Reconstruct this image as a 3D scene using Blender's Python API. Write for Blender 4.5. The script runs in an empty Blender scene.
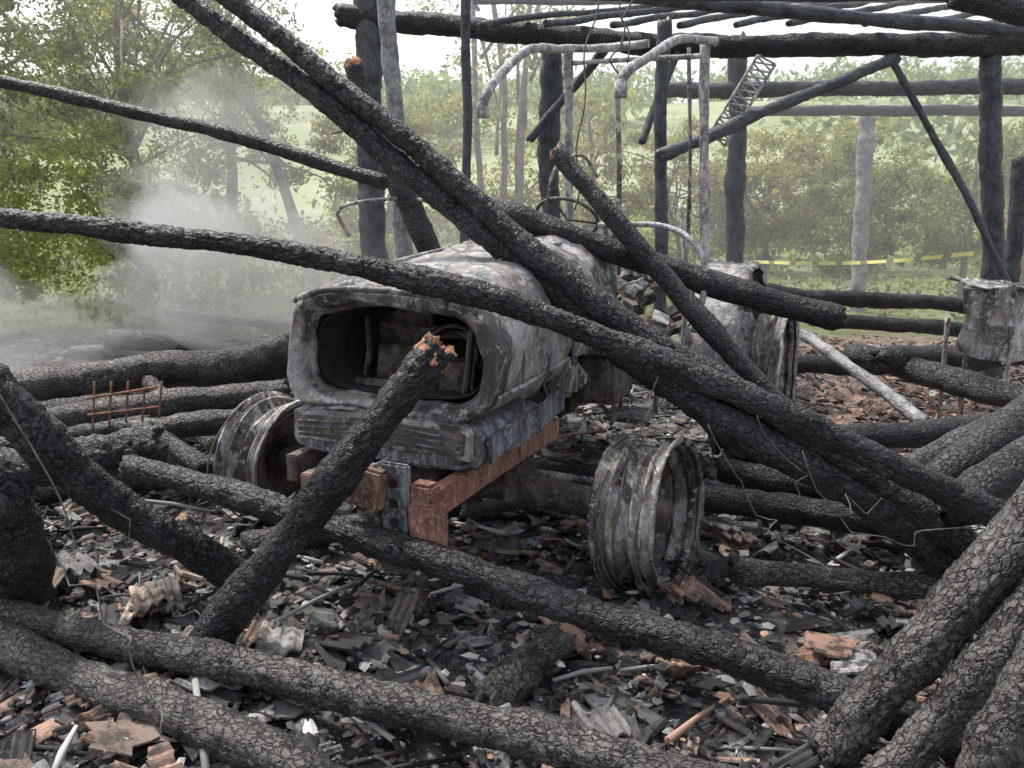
import bpy, math, random
import numpy as np
from mathutils import Vector, Matrix, Euler, noise
random.seed(7); rng=np.random.default_rng(11)
scn=bpy.context.scene; col=scn.collection
R=math.radians
scn.view_settings.view_transform='Standard'; scn.view_settings.look='None'; scn.view_settings.exposure=0

# ------------------------------------------------------------ materials
def newmat(name):
    m=bpy.data.materials.new(name); m.use_nodes=True
    nt=m.node_tree; b=nt.nodes['Principled BSDF']; return m,nt,b
def N(nt,t,**k):
    n=nt.nodes.new(t)
    for a,v in k.items():
        if a in n.inputs: n.inputs[a].default_value=v
        else: setattr(n,a,v)
    return n
def ramp(nt,fac,stops,interp='LINEAR'):
    r=nt.nodes.new('ShaderNodeValToRGB'); r.color_ramp.interpolation=interp
    e=r.color_ramp.elements
    while len(e)<len(stops): e.new(0.5)
    for i,(p,c) in enumerate(stops):
        e[i].position=p; e[i].color=(c[0],c[1],c[2],1) if not isinstance(c,(int,float)) else (c,c,c,1)
    nt.links.new(fac,r.inputs[0]); return r.outputs[0]
def mix(nt,f,a,b,mode='MIX'):
    m=nt.nodes.new('ShaderNodeMix'); m.data_type='RGBA'; m.blend_type=mode
    for i,v in ((0,f),(6,a),(7,b)):
        s=m.inputs[i]
        if hasattr(v,'links'): nt.links.new(v,s)
        elif isinstance(v,(int,float)): s.default_value=v if i==0 else (v,v,v,1)
        else: s.default_value=(v[0],v[1],v[2],1)
    return m.outputs[2]
def math_(nt,op,a,b=0.0,clamp=False):
    m=nt.nodes.new('ShaderNodeMath'); m.operation=op; m.use_clamp=clamp
    for s,v in ((m.inputs[0],a),(m.inputs[1],b)):
        if hasattr(v,'links'): nt.links.new(v,s)
        else: s.default_value=v
    return m.outputs[0]
def noise_(nt,vec,scale,detail=4,rough=.6,dist=0):
    n=N(nt,'ShaderNodeTexNoise'); n.inputs['Scale'].default_value=scale; n.inputs['Detail'].default_value=detail
    n.inputs['Roughness'].default_value=rough; n.inputs['Distortion'].default_value=dist
    if vec: nt.links.new(vec,n.inputs['Vector'])
    return n.outputs['Fac']
def bump(nt,b,h,strength,dist):
    bp=nt.nodes.new('ShaderNodeBump'); bp.inputs['Strength'].default_value=strength; bp.inputs['Distance'].default_value=dist
    nt.links.new(h,bp.inputs['Height']); nt.links.new(bp.outputs[0],b.inputs['Normal'])
def char_mat(name,dark,light,ash,ashamt=.5,cs=(36,26),crk=.85):
    m,nt,b=newmat(name)
    uv=N(nt,'ShaderNodeUVMap').outputs[0]
    obj=N(nt,'ShaderNodeTexCoord').outputs['Object']
    mp=N(nt,'ShaderNodeMapping'); mp.inputs['Scale'].default_value=(cs[0],cs[1],1); nt.links.new(uv,mp.inputs[0])
    wn=N(nt,'ShaderNodeTexNoise'); wn.inputs['Scale'].default_value=1.3; wn.inputs['Detail'].default_value=3; nt.links.new(mp.outputs[0],wn.inputs['Vector'])
    va=N(nt,'ShaderNodeVectorMath',operation='MULTIPLY_ADD'); nt.links.new(wn.outputs['Color'],va.inputs[0]); va.inputs[1].default_value=(1.5,1.5,0); nt.links.new(mp.outputs[0],va.inputs[2])
    vo=N(nt,'ShaderNodeTexVoronoi',feature='DISTANCE_TO_EDGE'); vo.inputs['Scale'].default_value=1; nt.links.new(va.outputs[0],vo.inputs['Vector'])
    mp2=N(nt,'ShaderNodeMapping'); mp2.inputs['Scale'].default_value=(90,6,1); nt.links.new(uv,mp2.inputs[0])
    grain=noise_(nt,mp2.outputs[0],1,4,.7,.4)
    big=noise_(nt,obj,2.3,4,.65); mid=noise_(nt,obj,9,4,.7)
    fine=noise_(nt,obj,110,3,.75)
    crack=ramp(nt,vo.outputs['Distance'],[(0,1-crk),(.06,.6),(.17,1)])
    crack=mix(nt,ramp(nt,mid,[(.45,0),(.62,.5)]),crack,1.0)
    base=mix(nt,ramp(nt,grain,[(.38,0),(.62,1)]),dark,light)
    f=math_(nt,'MULTIPLY',ramp(nt,big,[(.42,.05),(.60,1)]),ramp(nt,fine,[(.42,0),(.6,1)]))
    base=mix(nt,math_(nt,'MULTIPLY',f,ashamt),base,ash)
    base=mix(nt,ramp(nt,mid,[(.38,.7),(.5,0)]),base,tuple(c*.6 for c in dark))
    base=mix(nt,crack,tuple(c*.3 for c in dark),base)
    nt.links.new(base,b.inputs['Base Color'])
    b.inputs['Roughness'].default_value=.5; b.inputs['Specular IOR Level'].default_value=.5
    h=math_(nt,'ADD',math_(nt,'MULTIPLY',crack,1.4),math_(nt,'MULTIPLY',grain,.5))
    h=math_(nt,'ADD',h,math_(nt,'MULTIPLY',fine,.45)); h=math_(nt,'ADD',h,mid)
    bump(nt,b,h,1.0,.008)
    return m
M_char=char_mat('charcoal_black',(.007,.007,.008),(.026,.0265,.029),(.15,.15,.16),.5)
M_char2=char_mat('charcoal_weathered',(.022,.020,.019),(.085,.078,.071),(.27,.255,.235),.6,(40,29),.85)
M_post=char_mat('scorched_post_wood',(.03,.036,.046),(.085,.096,.118),(.22,.23,.25),.5,(30,8),.4)
M_ashpost=char_mat('ash_coated_wood',(.20,.21,.22),(.42,.43,.44),(.66,.66,.66),.6,(30,20),.4)

def simple(name,cols,scale=8,rough=.8,bmp=.4,bd=.01,metal=0):
    m,nt,b=newmat(name); obj=N(nt,'ShaderNodeTexCoord').outputs['Object']
    n=noise_(nt,obj,scale,6,.65,.3)
    st=[(.35+.3*i/(len(cols)-1),c) for i,c in enumerate(cols)]
    nt.links.new(ramp(nt,n,st),b.inputs['Base Color']); b.inputs['Roughness'].default_value=rough; b.inputs['Metallic'].default_value=metal
    bump(nt,b,n,bmp,bd); return m
M_fresh=simple('broken_wood_end',[(.03,.02,.018),(.32,.13,.07),(.62,.32,.18)],32)

def burnt_metal(name,a,bc,c,rust,rustamt=.5,scale=5,soot=.85):
    m,nt,b=newmat(name); obj=N(nt,'ShaderNodeTexCoord').outputs['Object']
    st=N(nt,'ShaderNodeMapping'); st.inputs['Scale'].default_value=(1,1,.4); nt.links.new(obj,st.inputs[0])
    n1=noise_(nt,st.outputs[0],scale,7,.75,.8); n2=noise_(nt,obj,scale*2.3,6,.75,.5); n3=noise_(nt,st.outputs[0],scale*.8,6,.7,1.4); n4=noise_(nt,obj,70,3,.75); n5=noise_(nt,obj,scale*5,4,.7)
    base=ramp(nt,n1,[(.40,a),(.48,bc),(.56,c)])
    base=mix(nt,math_(nt,'MULTIPLY',ramp(nt,n2,[(.49,0),(.54,1)]),rustamt),base,rust)
    base=mix(nt,math_(nt,'MULTIPLY',ramp(nt,n3,[(.48,0),(.56,1)]),soot),base,(.032,.030,.031))
    base=mix(nt,math_(nt,'MULTIPLY',ramp(nt,n5,[(.56,0),(.61,1)]),.55),base,tuple(min(.8,x*1.35) for x in c))
    base=mix(nt,math_(nt,'MULTIPLY',ramp(nt,n4,[(.5,0),(.62,1)]),.35),base,tuple(x*.4 for x in a))
    nt.links.new(base,b.inputs['Base Color']); b.inputs['Roughness'].default_value=.65; b.inputs['Metallic'].default_value=.05
    bump(nt,b,math_(nt,'ADD',n1,n5),.6,.014); return m
M_hood=burnt_metal('burnt_hood_sheet',(.14,.142,.15),(.29,.295,.30),(.47,.47,.465),(.24,.155,.11),.55,3.2,.85)
M_dkmetal=burnt_metal('sooty_iron',(.03,.028,.027),(.075,.07,.066),(.18,.165,.15),(.18,.09,.055),.5,9,.5)
M_rim=burnt_metal('scorched_rim_steel',(.10,.096,.092),(.26,.25,.245),(.52,.51,.49),(.22,.155,.12),.55,6,.9)
M_red=burnt_metal('red_oxide_iron',(.26,.10,.072),(.40,.165,.12),(.50,.29,.23),(.17,.09,.065),.45,10,.5)
M_brown=burnt_metal('brown_oxide_iron',(.17,.095,.065),(.32,.175,.12),(.44,.29,.22),(.10,.07,.055),.4,10,.6)
M_blue=burnt_metal('bluish_heated_steel',(.075,.088,.108),(.16,.18,.215),(.33,.355,.39),(.18,.12,.085),.4,8,.7)
M_tube=burnt_metal('ash_white_tube',(.24,.245,.26),(.42,.43,.445),(.64,.64,.64),(.24,.155,.12),.45,12,.55)
M_black=simple('soot_shade_black',[(.008,.008,.008),(.03,.028,.026)],10,.95)  # black for sooty parts, and for shade painted into louvre gaps and holes
M_wire=simple('burnt_wire',[(.06,.055,.05),(.2,.17,.145)],20)
M_rust=simple('rusty_rod',[(.12,.06,.04),(.3,.14,.08)],20)

def tile_mat():
    m,nt,b=newmat('broken_clay_tile')
    geo=N(nt,'ShaderNodeNewGeometry'); obj=N(nt,'ShaderNodeTexCoord').outputs['Object']
    rnd=geo.outputs['Random Per Island']
    c=ramp(nt,rnd,[(0,(.03,.03,.031)),(.22,(.11,.11,.115)),(.36,(.24,.235,.23)),(.48,(.39,.38,.37)),(.56,(.22,.155,.125)),(.68,(.36,.225,.165)),(.82,(.44,.25,.17)),(.89,(.48,.37,.29)),(.94,(.54,.53,.51))],'CONSTANT')
    c2=ramp(nt,rnd,[(0,(.12,.09,.08)),(.2,(.46,.24,.165)),(.55,(.52,.32,.245)),(.8,(.32,.29,.28)),(.92,(.56,.54,.51))],'CONSTANT')
    sp=N(nt,'ShaderNodeSeparateXYZ'); nt.links.new(obj,sp.inputs[0])
    far=math_(nt,'MULTIPLY',math_(nt,'MULTIPLY',math_(nt,'SUBTRACT',sp.outputs[0],1.2),.6,True),math_(nt,'MULTIPLY',math_(nt,'SUBTRACT',sp.outputs[1],4.3),.6,True),True)
    c=mix(nt,far,c,c2)
    n=noise_(nt,obj,16,5,.75); n2=noise_(nt,obj,3,4,.6); n3=noise_(nt,obj,1.6,4,.6)
    c=mix(nt,ramp(nt,n,[(.42,.85),(.54,0)]),c,(.035,.034,.033))
    c=mix(nt,math_(nt,'MULTIPLY',ramp(nt,n2,[(.48,0),(.62,1)]),.35),c,(.30,.295,.29))
    c=mix(nt,ramp(nt,n3,[(.38,.7),(.5,0)]),c,(.03,.029,.029))
    nt.links.new(c,b.inputs['Base Color']); b.inputs['Roughness'].default_value=.85
    bump(nt,b,noise_(nt,obj,70,3,.7),.5,.004); return m
M_tile=tile_mat()
def chunk_mat():
    m,nt,b=newmat('charcoal_chunks'); geo=N(nt,'ShaderNodeNewGeometry')
    c=ramp(nt,geo.outputs['Random Per Island'],[(0,(.014,.014,.014)),(.42,(.045,.043,.042)),(.60,(.12,.11,.105)),(.74,(.28,.275,.27)),(.86,(.48,.47,.46)),(.95,(.40,.24,.17))],'CONSTANT')
    nt.links.new(c,b.inputs['Base Color']); b.inputs['Roughness'].default_value=.75; return m
M_chunk=chunk_mat()

def ground_mat():
    m,nt,b=newmat('ash_and_grass_ground'); obj=N(nt,'ShaderNodeTexCoord').outputs['Object']
    n=noise_(nt,obj,5,8,.75,.5); n2=noise_(nt,obj,1.1,4,.6); n3=noise_(nt,obj,45,5,.8)
    ash=ramp(nt,n,[(.38,(.015,.015,.015)),(.47,(.06,.058,.056)),(.55,(.15,.145,.14)),(.65,(.34,.335,.33))])
    ash=mix(nt,math_(nt,'MULTIPLY',ramp(nt,n2,[(.5,0),(.62,1)]),.4),ash,(.15,.11,.085))
    ash=mix(nt,math_(nt,'MULTIPLY',ramp(nt,n3,[(.5,0),(.62,1)]),.4),ash,(.34,.33,.32))
    sp=N(nt,'ShaderNodeSeparateXYZ'); nt.links.new(obj,sp.inputs[0])
    far=math_(nt,'MULTIPLY',math_(nt,'MULTIPLY',math_(nt,'SUBTRACT',sp.outputs[0],1.5),.6,True),math_(nt,'MULTIPLY',math_(nt,'SUBTRACT',sp.outputs[1],4.8),.6,True),True)
    ash=mix(nt,math_(nt,'MULTIPLY',far,.6),ash,mix(nt,ramp(nt,n,[(.4,0),(.55,1)]),(.14,.11,.095),(.44,.27,.20)))
    g1=noise_(nt,obj,.8,6,.7); g2=noise_(nt,obj,.06,5,.6)
    gr=ramp(nt,g1,[(.35,(.09,.105,.045)),(.5,(.15,.18,.07)),(.65,(.24,.23,.12))])
    fl=ramp(nt,g2,[(.4,(.24,.29,.14)),(.5,(.34,.37,.21)),(.6,(.20,.25,.12))])
    yy=math_(nt,'ADD',sp.outputs[1],math_(nt,'MULTIPLY',n2,3.0))
    gr=mix(nt,math_(nt,'MULTIPLY',math_(nt,'SUBTRACT',yy,28),.05,True),gr,fl)
    xx=math_(nt,'ABSOLUTE',math_(nt,'SUBTRACT',sp.outputs[0],1.0))
    f=math_(nt,'MAXIMUM',math_(nt,'MULTIPLY',math_(nt,'SUBTRACT',yy,12.2),.8,True),math_(nt,'MULTIPLY',math_(nt,'SUBTRACT',math_(nt,'ADD',xx,n2),8.0),.8,True),True)
    nt.links.new(mix(nt,f,ash,gr),b.inputs['Base Color']); b.inputs['Roughness'].default_value=.95
    bump(nt,b,math_(nt,'ADD',n,math_(nt,'MULTIPLY',n3,.5)),.9,.03); return m
M_ground=ground_mat()

def leaf_mat(name,cols,tr=.45):
    m,nt,b=newmat(name); nt.nodes.remove(b); out=nt.nodes['Material Output']
    geo=N(nt,'ShaderNodeNewGeometry')
    st=[(i/(len(cols)),c) for i,c in enumerate(cols)]
    c=ramp(nt,geo.outputs['Random Per Island'],st)
    d=N(nt,'ShaderNodeBsdfDiffuse'); t=N(nt,'ShaderNodeBsdfTranslucent'); ms=nt.nodes.new('ShaderNodeMixShader'); ms.inputs[0].default_value=tr
    nt.links.new(c,d.inputs[0]); nt.links.new(mix(nt,1.0,c,(1.4,1.4,.8),'MULTIPLY'),t.inputs[0])
    nt.links.new(d.outputs[0],ms.inputs[1]); nt.links.new(t.outputs[0],ms.inputs[2]); nt.links.new(ms.outputs[0],out.inputs[0]); return m
M_leafL=leaf_mat('leaves_olive',[(.085,.115,.05),(.14,.18,.075),(.22,.255,.10),(.32,.34,.14)],.5)
M_leafY=leaf_mat('leaves_sunlit_yellow',[(.15,.19,.06),(.26,.30,.09),(.40,.41,.13)],.55)
M_leafR=leaf_mat('leaves_dry_olive',[(.125,.145,.065),(.20,.215,.10),(.30,.305,.14),(.36,.32,.17)],.5)
M_leafD=leaf_mat('leaves_haze_pale',[(.19,.245,.17),(.26,.315,.21),(.34,.39,.26)],.3)  # paler than the near leaves: distance haze painted into the colour
M_bark=simple('tree_bark',[(.10,.085,.08),(.22,.19,.17),(.32,.28,.26)],6)

# ------------------------------------------------------------ mesh helpers
def mkobj(name,verts,faces,mat,parent=None,smooth=True,uvs=None):
    me=bpy.data.meshes.new(name); me.from_pydata([tuple(v) for v in verts],[],faces)
    if mat: me.materials.append(mat)
    if smooth: me.polygons.foreach_set('use_smooth',[True]*len(me.polygons))
    if uvs is not None:
        ul=me.uv_layers.new(name='UVMap'); fl=[]
        for f in uvs: 
            for c in f: fl+=c
        ul.data.foreach_set('uv',fl)
    me.update(); o=bpy.data.objects.new(name,me); col.objects.link(o)
    if parent: o.parent=parent
    return o
def empty(name,loc=(0,0,0),rz=0):
    e=bpy.data.objects.new(name,None); col.objects.link(e); e.location=loc; e.rotation_euler=(0,0,rz); return e
def catmull(pts,step):
    P=[Vector(p) for p in pts]
    if len(P)==2:
        n=max(2,int((P[1]-P[0]).length/step)); return [P[0].lerp(P[1],i/n) for i in range(n+1)]
    out=[]; Q=[P[0]*2-P[1]]+P+[P[-1]*2-P[-2]]
    for i in range(1,len(Q)-2):
        a,b,c,d=Q[i-1:i+3]; n=max(2,int((c-b).length/step))
        for k in range(n):
            t=k/n; out.append(.5*((2*b)+(c-a)*t+(2*a-5*b+4*c-d)*t*t+(3*b-a-3*c+d)*t**3))
    out.append(P[-1]); return out
def tubegeo(path,rf,sides,rough=0,cellamp=0,seed=0,wob=0,jag=0):
    n=len(path); V=[];F=[];U=[]
    tan=(path[1]-path[0]).normalized()
    ref=Vector((0,0,-1)) if abs(tan.z)<.9 else Vector((0,1,0))
    L=0; off=Vector((seed*3.1,seed*1.7,seed*.9)); ls=[]
    for i,p in enumerate(path):
        if i>0: L+=(p-path[i-1]).length
        ls.append(L)
        t=(path[min(i+1,n-1)]-path[max(i-1,0)]).normalized()
        a=(ref-t*ref.dot(t)).normalized(); b=t.cross(a); ref=a
        r0=rf(i/(n-1))
        c=p+Vector(noise.noise_vector(p*1.3+off))*wob
        for k in range(sides):
            an=2*math.pi*k/sides
            d=a*math.cos(an)+b*math.sin(an)
            r=r0
            if rough:
                q=p+d*r0+off
                r+=r0*rough*(noise.noise(q*4)+.6*noise.noise(q*11)+.4*noise.noise(q*31))
            if cellamp:
                q=p*36+d*r0*46+off
                ds=noise.voronoi(q)[0]
                e=min(1,(ds[1]-ds[0])*3.0); r+=cellamp*(e-.6)*(.85+.8*noise.noise(p*6+d+off))
            v=c+d*r
            if jag and i in(0,n-1): v+=t*jag*noise.noise(d*3+off)*(1 if i else -1)
            V.append(v)
    for i in range(n-1):
        for k in range(sides):
            k2=(k+1)%sides
            F.append((i*sides+k,i*sides+k2,(i+1)*sides+k2,(i+1)*sides+k))
            r=rf(i/(n-1)); u0=k/sides*6.283*r; u1=(k+1)/sides*6.283*r
            U.append([(u0+seed,ls[i]),(u1+seed,ls[i]),(u1+seed,ls[i+1]),(u0+seed,ls[i+1])])
    ncap=len(F)
    for end in (0,n-1):
        base=end*sides; c0=path[end]
        t=(path[1]-path[0]).normalized()*-1 if end==0 else (path[-1]-path[-2]).normalized()
        st=len(V)
        for k in range(sides):
            v=V[base+k]; q=c0.lerp(v,.55)+t*(jag*1.2*noise.noise(v*25)+jag*.3); V.append(q)
        ci=len(V); V.append(c0+t*jag*.2)
        for k in range(sides):
            k2=(k+1)%sides
            f=(base+k2,base+k,st+k,st+k2) if end==0 else (base+k,base+k2,st+k2,st+k)
            F.append(f); U.append([(k*.01,0),(k*.01+.01,0),(k*.01+.01,.04),(k*.01,.04)])
            f=(st+k2,st+k,ci) if end==0 else (st+k,st+k2,ci)
            F.append(f); U.append([(0,0),(.01,0),(0,.01)])
    return V,F,U,ncap
_seed=[0]
def log(name,pts,r,mat=None,r2=None,hero=False,parent=None,fresh=None,sides=None,wob=None,jag=None):
    _seed[0]+=1; r2=r2 or r; mat=mat or M_char; s=_seed[0]
    path=catmull(pts,.012 if hero else .04)
    k1,k2=random.uniform(0,1),random.uniform(0,1)
    rf=lambda f:(r+(r2-r)*f)*(1+.10*math.exp(-((f-k1)/.03)**2)+.08*math.exp(-((f-k2)/.05)**2))
    V,F,U,nc=tubegeo(path,rf,sides or (54 if hero else 20),.2 if r>.03 else .1,.0062 if hero else 0,s,r*.6 if wob is None else wob,r*.7 if jag is None else jag)
    o=mkobj(name,V,F,mat,parent,True,U)
    if fresh:
        o.data.materials.append(M_fresh); half=(len(F)-nc)//2
        idx=list(range(nc,nc+half)) if fresh=='start' else list(range(nc+half,len(F)))
        e=path[0] if fresh=='start' else path[-1]
        for i in range(nc):
            c=o.data.polygons[i].center
            if (c-e).length<r*.92+.035*noise.noise(c*30): idx.append(i)
        for i in idx: o.data.polygons[i].material_index=1
    return o
def rod(name,pts,r,mat,parent=None,sides=8,step=.04):
    path=catmull(pts,step); V,F,U,nc=tubegeo(path,lambda f:r,sides if r<.02 else 14,.22 if r>.012 else 0,0,len(pts),.012 if r>.012 else 0)
    return mkobj(name,V,F,mat,parent,True,U)
def box(name,c,s,mat,parent=None,rot=(0,0,0),bev=.006,dent=.004):
    import bmesh
    bm=bmesh.new(); bmesh.ops.create_cube(bm,size=1)
    for v in bm.verts:
        v.co=Vector((v.co.x*s[0],v.co.y*s[1],v.co.z*s[2]))
    if bev: bmesh.ops.bevel(bm,geom=list(bm.edges),offset=min(bev,min(s)*.3),segments=2,affect='EDGES')
    if max(s)>.15:
        bmesh.ops.subdivide_edges(bm,edges=[e for e in bm.edges if e.calc_length()>.1],cuts=5,use_grid_fill=True)
    M=Matrix.Translation(c)@Euler(rot).to_matrix().to_4x4()
    for v in bm.verts:
        v.co=M@v.co; v.co+=Vector(noise.noise_vector(v.co*6))*dent
    me=bpy.data.meshes.new(name); bm.to_mesh(me); bm.free(); me.materials.append(mat)
    o=bpy.data.objects.new(name,me); col.objects.link(o); o.parent=parent; return o
def lathe(name,prof,mat,parent=None,M=None,seg=64,dent=.004):
    V=[];F=[];n=len(prof)
    for k in range(seg):
        a=2*math.pi*k/seg
        for (x,r) in prof: V.append(Vector((x,r*math.cos(a),r*math.sin(a))))
    for k in range(seg):
        k2=(k+1)%seg
        for i in range(n-1): F.append((k*n+i,k*n+i+1,k2*n+i+1,k2*n+i))
    V=[v+Vector(noise.noise_vector(v*5+Vector((3*len(prof),0,0))))*dent+Vector(noise.noise_vector(v*17))*dent*.3 for v in V]
    if M: V=[M@v for v in V]
    return mkobj(name,V,F,mat,parent)

# ------------------------------------------------------------ terrain
def hill(y):
    t=min(1,max(0,(y-22)/130.)); return 17*t*t*(3-2*t)
def gz(x,y):
    z=hill(y)+(.9*noise.noise(Vector((x*.02,y*.02,3)))*min(1,max(0,(y-25)/30)))*3
    w=1 if (1<y<11 and abs(x-.5)<7) else .3
    z+=w*(.055*noise.noise(Vector((x*1.3,y*1.3,0)))+.03*noise.noise(Vector((x*4,y*4,5))))
    if w==1: z+=.014*noise.noise(Vector((x*14,y*14,2)))
    return z
def axis(a,b,fine,lo,hi):
    v=list(np.arange(a,b+1e-6,fine)); s=fine; x=b
    while x<hi: s*=1.25; x+=s; v.append(x)
    s=fine; x=a
    while x>lo: s*=1.25; x-=s; v.insert(0,x)
    return v
xs=axis(-4.5,5.5,.05,-400,400); ys=axis(1.4,8,.05,-30,500)
V=[(x,y,gz(x,y)) for y in ys for x in xs]; nx=len(xs)
F=[(j*nx+i,j*nx+i+1,(j+1)*nx+i+1,(j+1)*nx+i) for j in range(len(ys)-1) for i in range(nx-1)]
mkobj('ground',V,F,M_ground)

# ------------------------------------------------------------ rubble (broken tiles)
def scatter_pts(n):
    out=[]
    while len(out)<n:
        y=1.5+9.5*random.random()**1.35; x=random.uniform(-.78*y-.3,.85*y+.3)
        out.append((x,y))
    return out
V=[];F=[]
def tile_piece(x,y,z,L,W,yaw,tilt,roll,ribs,amp,th=.010):
    n=max(4,int(ribs*5)); b=len(V); M=Matrix.Translation((x,y,z))@Matrix.Rotation(yaw,4,'Z')@Matrix.Rotation(tilt,4,'X')@Matrix.Rotation(roll,4,'Y')
    j0=[random.uniform(-.22,.22)*L for _ in range(3)]; j1=[random.uniform(-.22,.22)*L for _ in range(3)]; sk=random.uniform(-.6,.6)*L
    for side in(0,1):
        for i in range(n+1):
            f=i/n; px=(f-.5)*W; pz=amp*math.sin(f*ribs*2*math.pi)-side*th
            e0=j0[0]*math.sin(f*5+j0[1]*30)+j0[2]*.5*math.sin(f*17)+sk*(f-.5); e1=j1[0]*math.sin(f*6+j1[1]*30)+j1[2]*.5*math.sin(f*14)-sk*.6*(f-.5)
            V.append(M@Vector((px,-L/2+e0,pz))); V.append(M@Vector((px,L/2+e1,pz)))
    m=2*(n+1)
    for i in range(n):
        a=b+2*i; F.append((a,a+2,a+3,a+1)); a2=a+m; F.append((a2,a2+1,a2+3,a2+2))
        F.append((a,a2,a2+2,a+2)); F.append((a+1,a+3,a2+3,a2+1))
    F.append((b,b+1,b+m+1,b+m)); e=b+2*n; F.append((e,e+m,e+m+1,e+1))
for (x,y) in scatter_pts(9800):
    dn=noise.noise(Vector((x*1.1,y*1.1,9)))
    if dn<-.12 and random.random()<.65: continue
    z=gz(x,y)+random.random()**2*.10+.006
    s=random.choice([.22,.3,.4,.5,.7,1.0])
    tile_piece(x,y,z,random.uniform(.07,.2)*s,random.uniform(.06,.15)*s,random.uniform(0,6.28),random.gauss(0,.28),random.gauss(0,.28),random.choice([.5,1,2,2.5]),random.uniform(.004,.012)*min(1,s+.3),.008)
for (cx,cy,yaw,n) in [(-1.55,3.25,.5,6),(-1.25,2.95,.7,5),(-.95,3.05,.3,4),(.33,2.42,.15,4),(.42,2.5,-.3,2),(-1.0,2.7,1.1,4),(.75,3.35,.1,5),(.25,3.1,.6,4),(1.2,3.0,1.4,4),(-1.75,2.35,.5,4),(-.35,2.65,.2,4),(1.15,4.1,.4,5),(-.6,2.95,.9,4),(2.2,5.2,.3,6),(2.7,6,1,6),(-2.1,3.6,.2,5),(-1.5,2.2,.9,4),(.0,2.1,.4,3)]:
    for k in range(n):
        tile_piece(cx+random.gauss(0,.05),cy+random.gauss(0,.04),gz(cx,cy)+.05+.022*k,random.uniform(.16,.24),random.uniform(.12,.18),yaw+random.gauss(0,.2),random.gauss(0,.12),random.gauss(0,.12),3,.009)
mkobj('broken_roof_tile_rubble',V,F,M_tile,smooth=False)
V=[];F=[]
ico=[(0,0,1),(.9,0,.3),(.3,.85,.35),(-.7,.5,.3),(-.7,-.55,.25),(.3,-.85,.3),(0,0,-.7)]
icf=[(0,1,2),(0,2,3),(0,3,4),(0,4,5),(0,5,1),(6,2,1),(6,3,2),(6,4,3),(6,5,4),(6,1,5)]
for (x,y) in scatter_pts(34000):
    s=.005+.026*random.random()**3; b=len(V); ax=random.uniform(.6,2.4); rz=random.uniform(0,6.28); c,sn=math.cos(rz),math.sin(rz)
    z=gz(x,y)+random.random()**3*.10
    for p in ico:
        px=p[0]*s*ax*random.uniform(.7,1.2); py=p[1]*s*random.uniform(.7,1.2); V.append((x+px*c-py*sn,y+px*sn+py*c,z+p[2]*s*random.uniform(.5,1)))
    F+= [tuple(b+i for i in f) for f in icf]
mkobj('charcoal_debris',V,F,M_chunk,smooth=False)
V=[];F=[]
for (x,y) in scatter_pts(600):
    a=random.uniform(0,6.28); L=random.uniform(.12,.5); z=gz(x,y)+random.uniform(.02,.1); d=Vector((math.cos(a),math.sin(a),random.gauss(0,.12)))*L/2
    v,f,u,_=tubegeo([Vector((x,y,z))-d,Vector((x,y,z))+Vector((0,0,.01)),Vector((x,y,z))+d],lambda t:random.uniform(.005,.015),6)
    b=len(V); V+=v; F+=[tuple(b+i for i in q) for q in f]
mkobj('burnt_sticks',V,F,M_chunk)

# ------------------------------------------------------------ fallen logs
H=dict(hero=True)
log('charred_log',[(-2.38,3.27,.15),(-.71,2.58,.17),(.62,2.10,.15)],.060,M_char2,.066,**H)
log('charred_log',[(-2.18,3.09,.12),(-1.12,2.50,.14),(-.40,2.05,.10)],.070,M_char2,.073,**H)
log('charred_log',[(-1.76,3.75,.56),(-.27,3.0,.42),(.63,2.6,.30),(1.44,2.28,.14)],.053,M_char,.066,**H)
log('charred_log',[(-1.18,2.95,.06),(-.79,3.0,.57),(-.29,3.12,1.21)],.078,M_char,.066,fresh='end',**H)
log('charred_log',[(-2.12,3.05,1.24),(-1.68,3.3,.63),(-1.2,3.54,.10)],.088,M_char,.075,**H)
log('charred_log',[(-2.9,3.8,.44),(-2.22,4.1,.50),(-1.88,4.3,.54)],.105,M_char,**H)
log('charred_stump',[(-1.98,3.05,.66),(-2.05,3.3,.2),(-2.1,3.4,-.05)],.12,M_char,.15,**H)
log('charred_log',[(.98,2.3,.10),(1.26,2.3,.52),(1.66,2.42,.97)],.072,M_char2,.076,**H)
log('charred_log',[(1.03,2.13,.10),(1.35,2.2,.5),(1.78,2.3,1.0)],.060,M_char2,.064,**H)
log('charred_log',[(1.12,1.86,.02),(1.25,1.92,.35),(1.48,2.02,.86)],.064,M_char2,.069,**H)
log('fallen_roof_beam',[(-1.87,4.7,2.93),(-.57,4.3,1.97),(.2,4.0,1.36),(.859,3.8,.94),(2.1,3.5,.18)],.050,M_char,.072,**H)
log('fallen_roof_beam',[(-1.55,4.6,2.85),(-.32,4.2,1.88),(.48,3.85,1.24),(1.262,3.6,.80),(2.0,3.3,.29)],.048,M_char,.068,**H)
log('fallen_roof_beam',[(.5,3.88,1.08),(.803,3.75,.90),(1.505,3.5,.52),(2.02,3.38,.15)],.07,M_char,.095,**H)
log('fallen_pole',[(-2.4,3.5,1.72),(-1.231,3.4,1.615),(-.3176,3.3,1.443),(.185,3.25,1.29),(.93,3.1,1.01),(1.85,2.98,.60)],.038,M_char,.056,**H)
log('fallen_pole',[(-2.956,4.8,2.436),(-1.658,4.7,2.14),(-.654,4.5,1.856)],.036)
log('fallen_pole',[(-.184,5.0,1.74),(.765,4.75,1.43),(1.759,4.5,1.13)],.064,M_char,.072)
log('fallen_pole',[(.245,4.9,2.03),(.796,4.6,1.40),(1.451,4.3,.643),(1.8,4.15,.2)],.053,M_char,.056,fresh='start')
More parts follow.
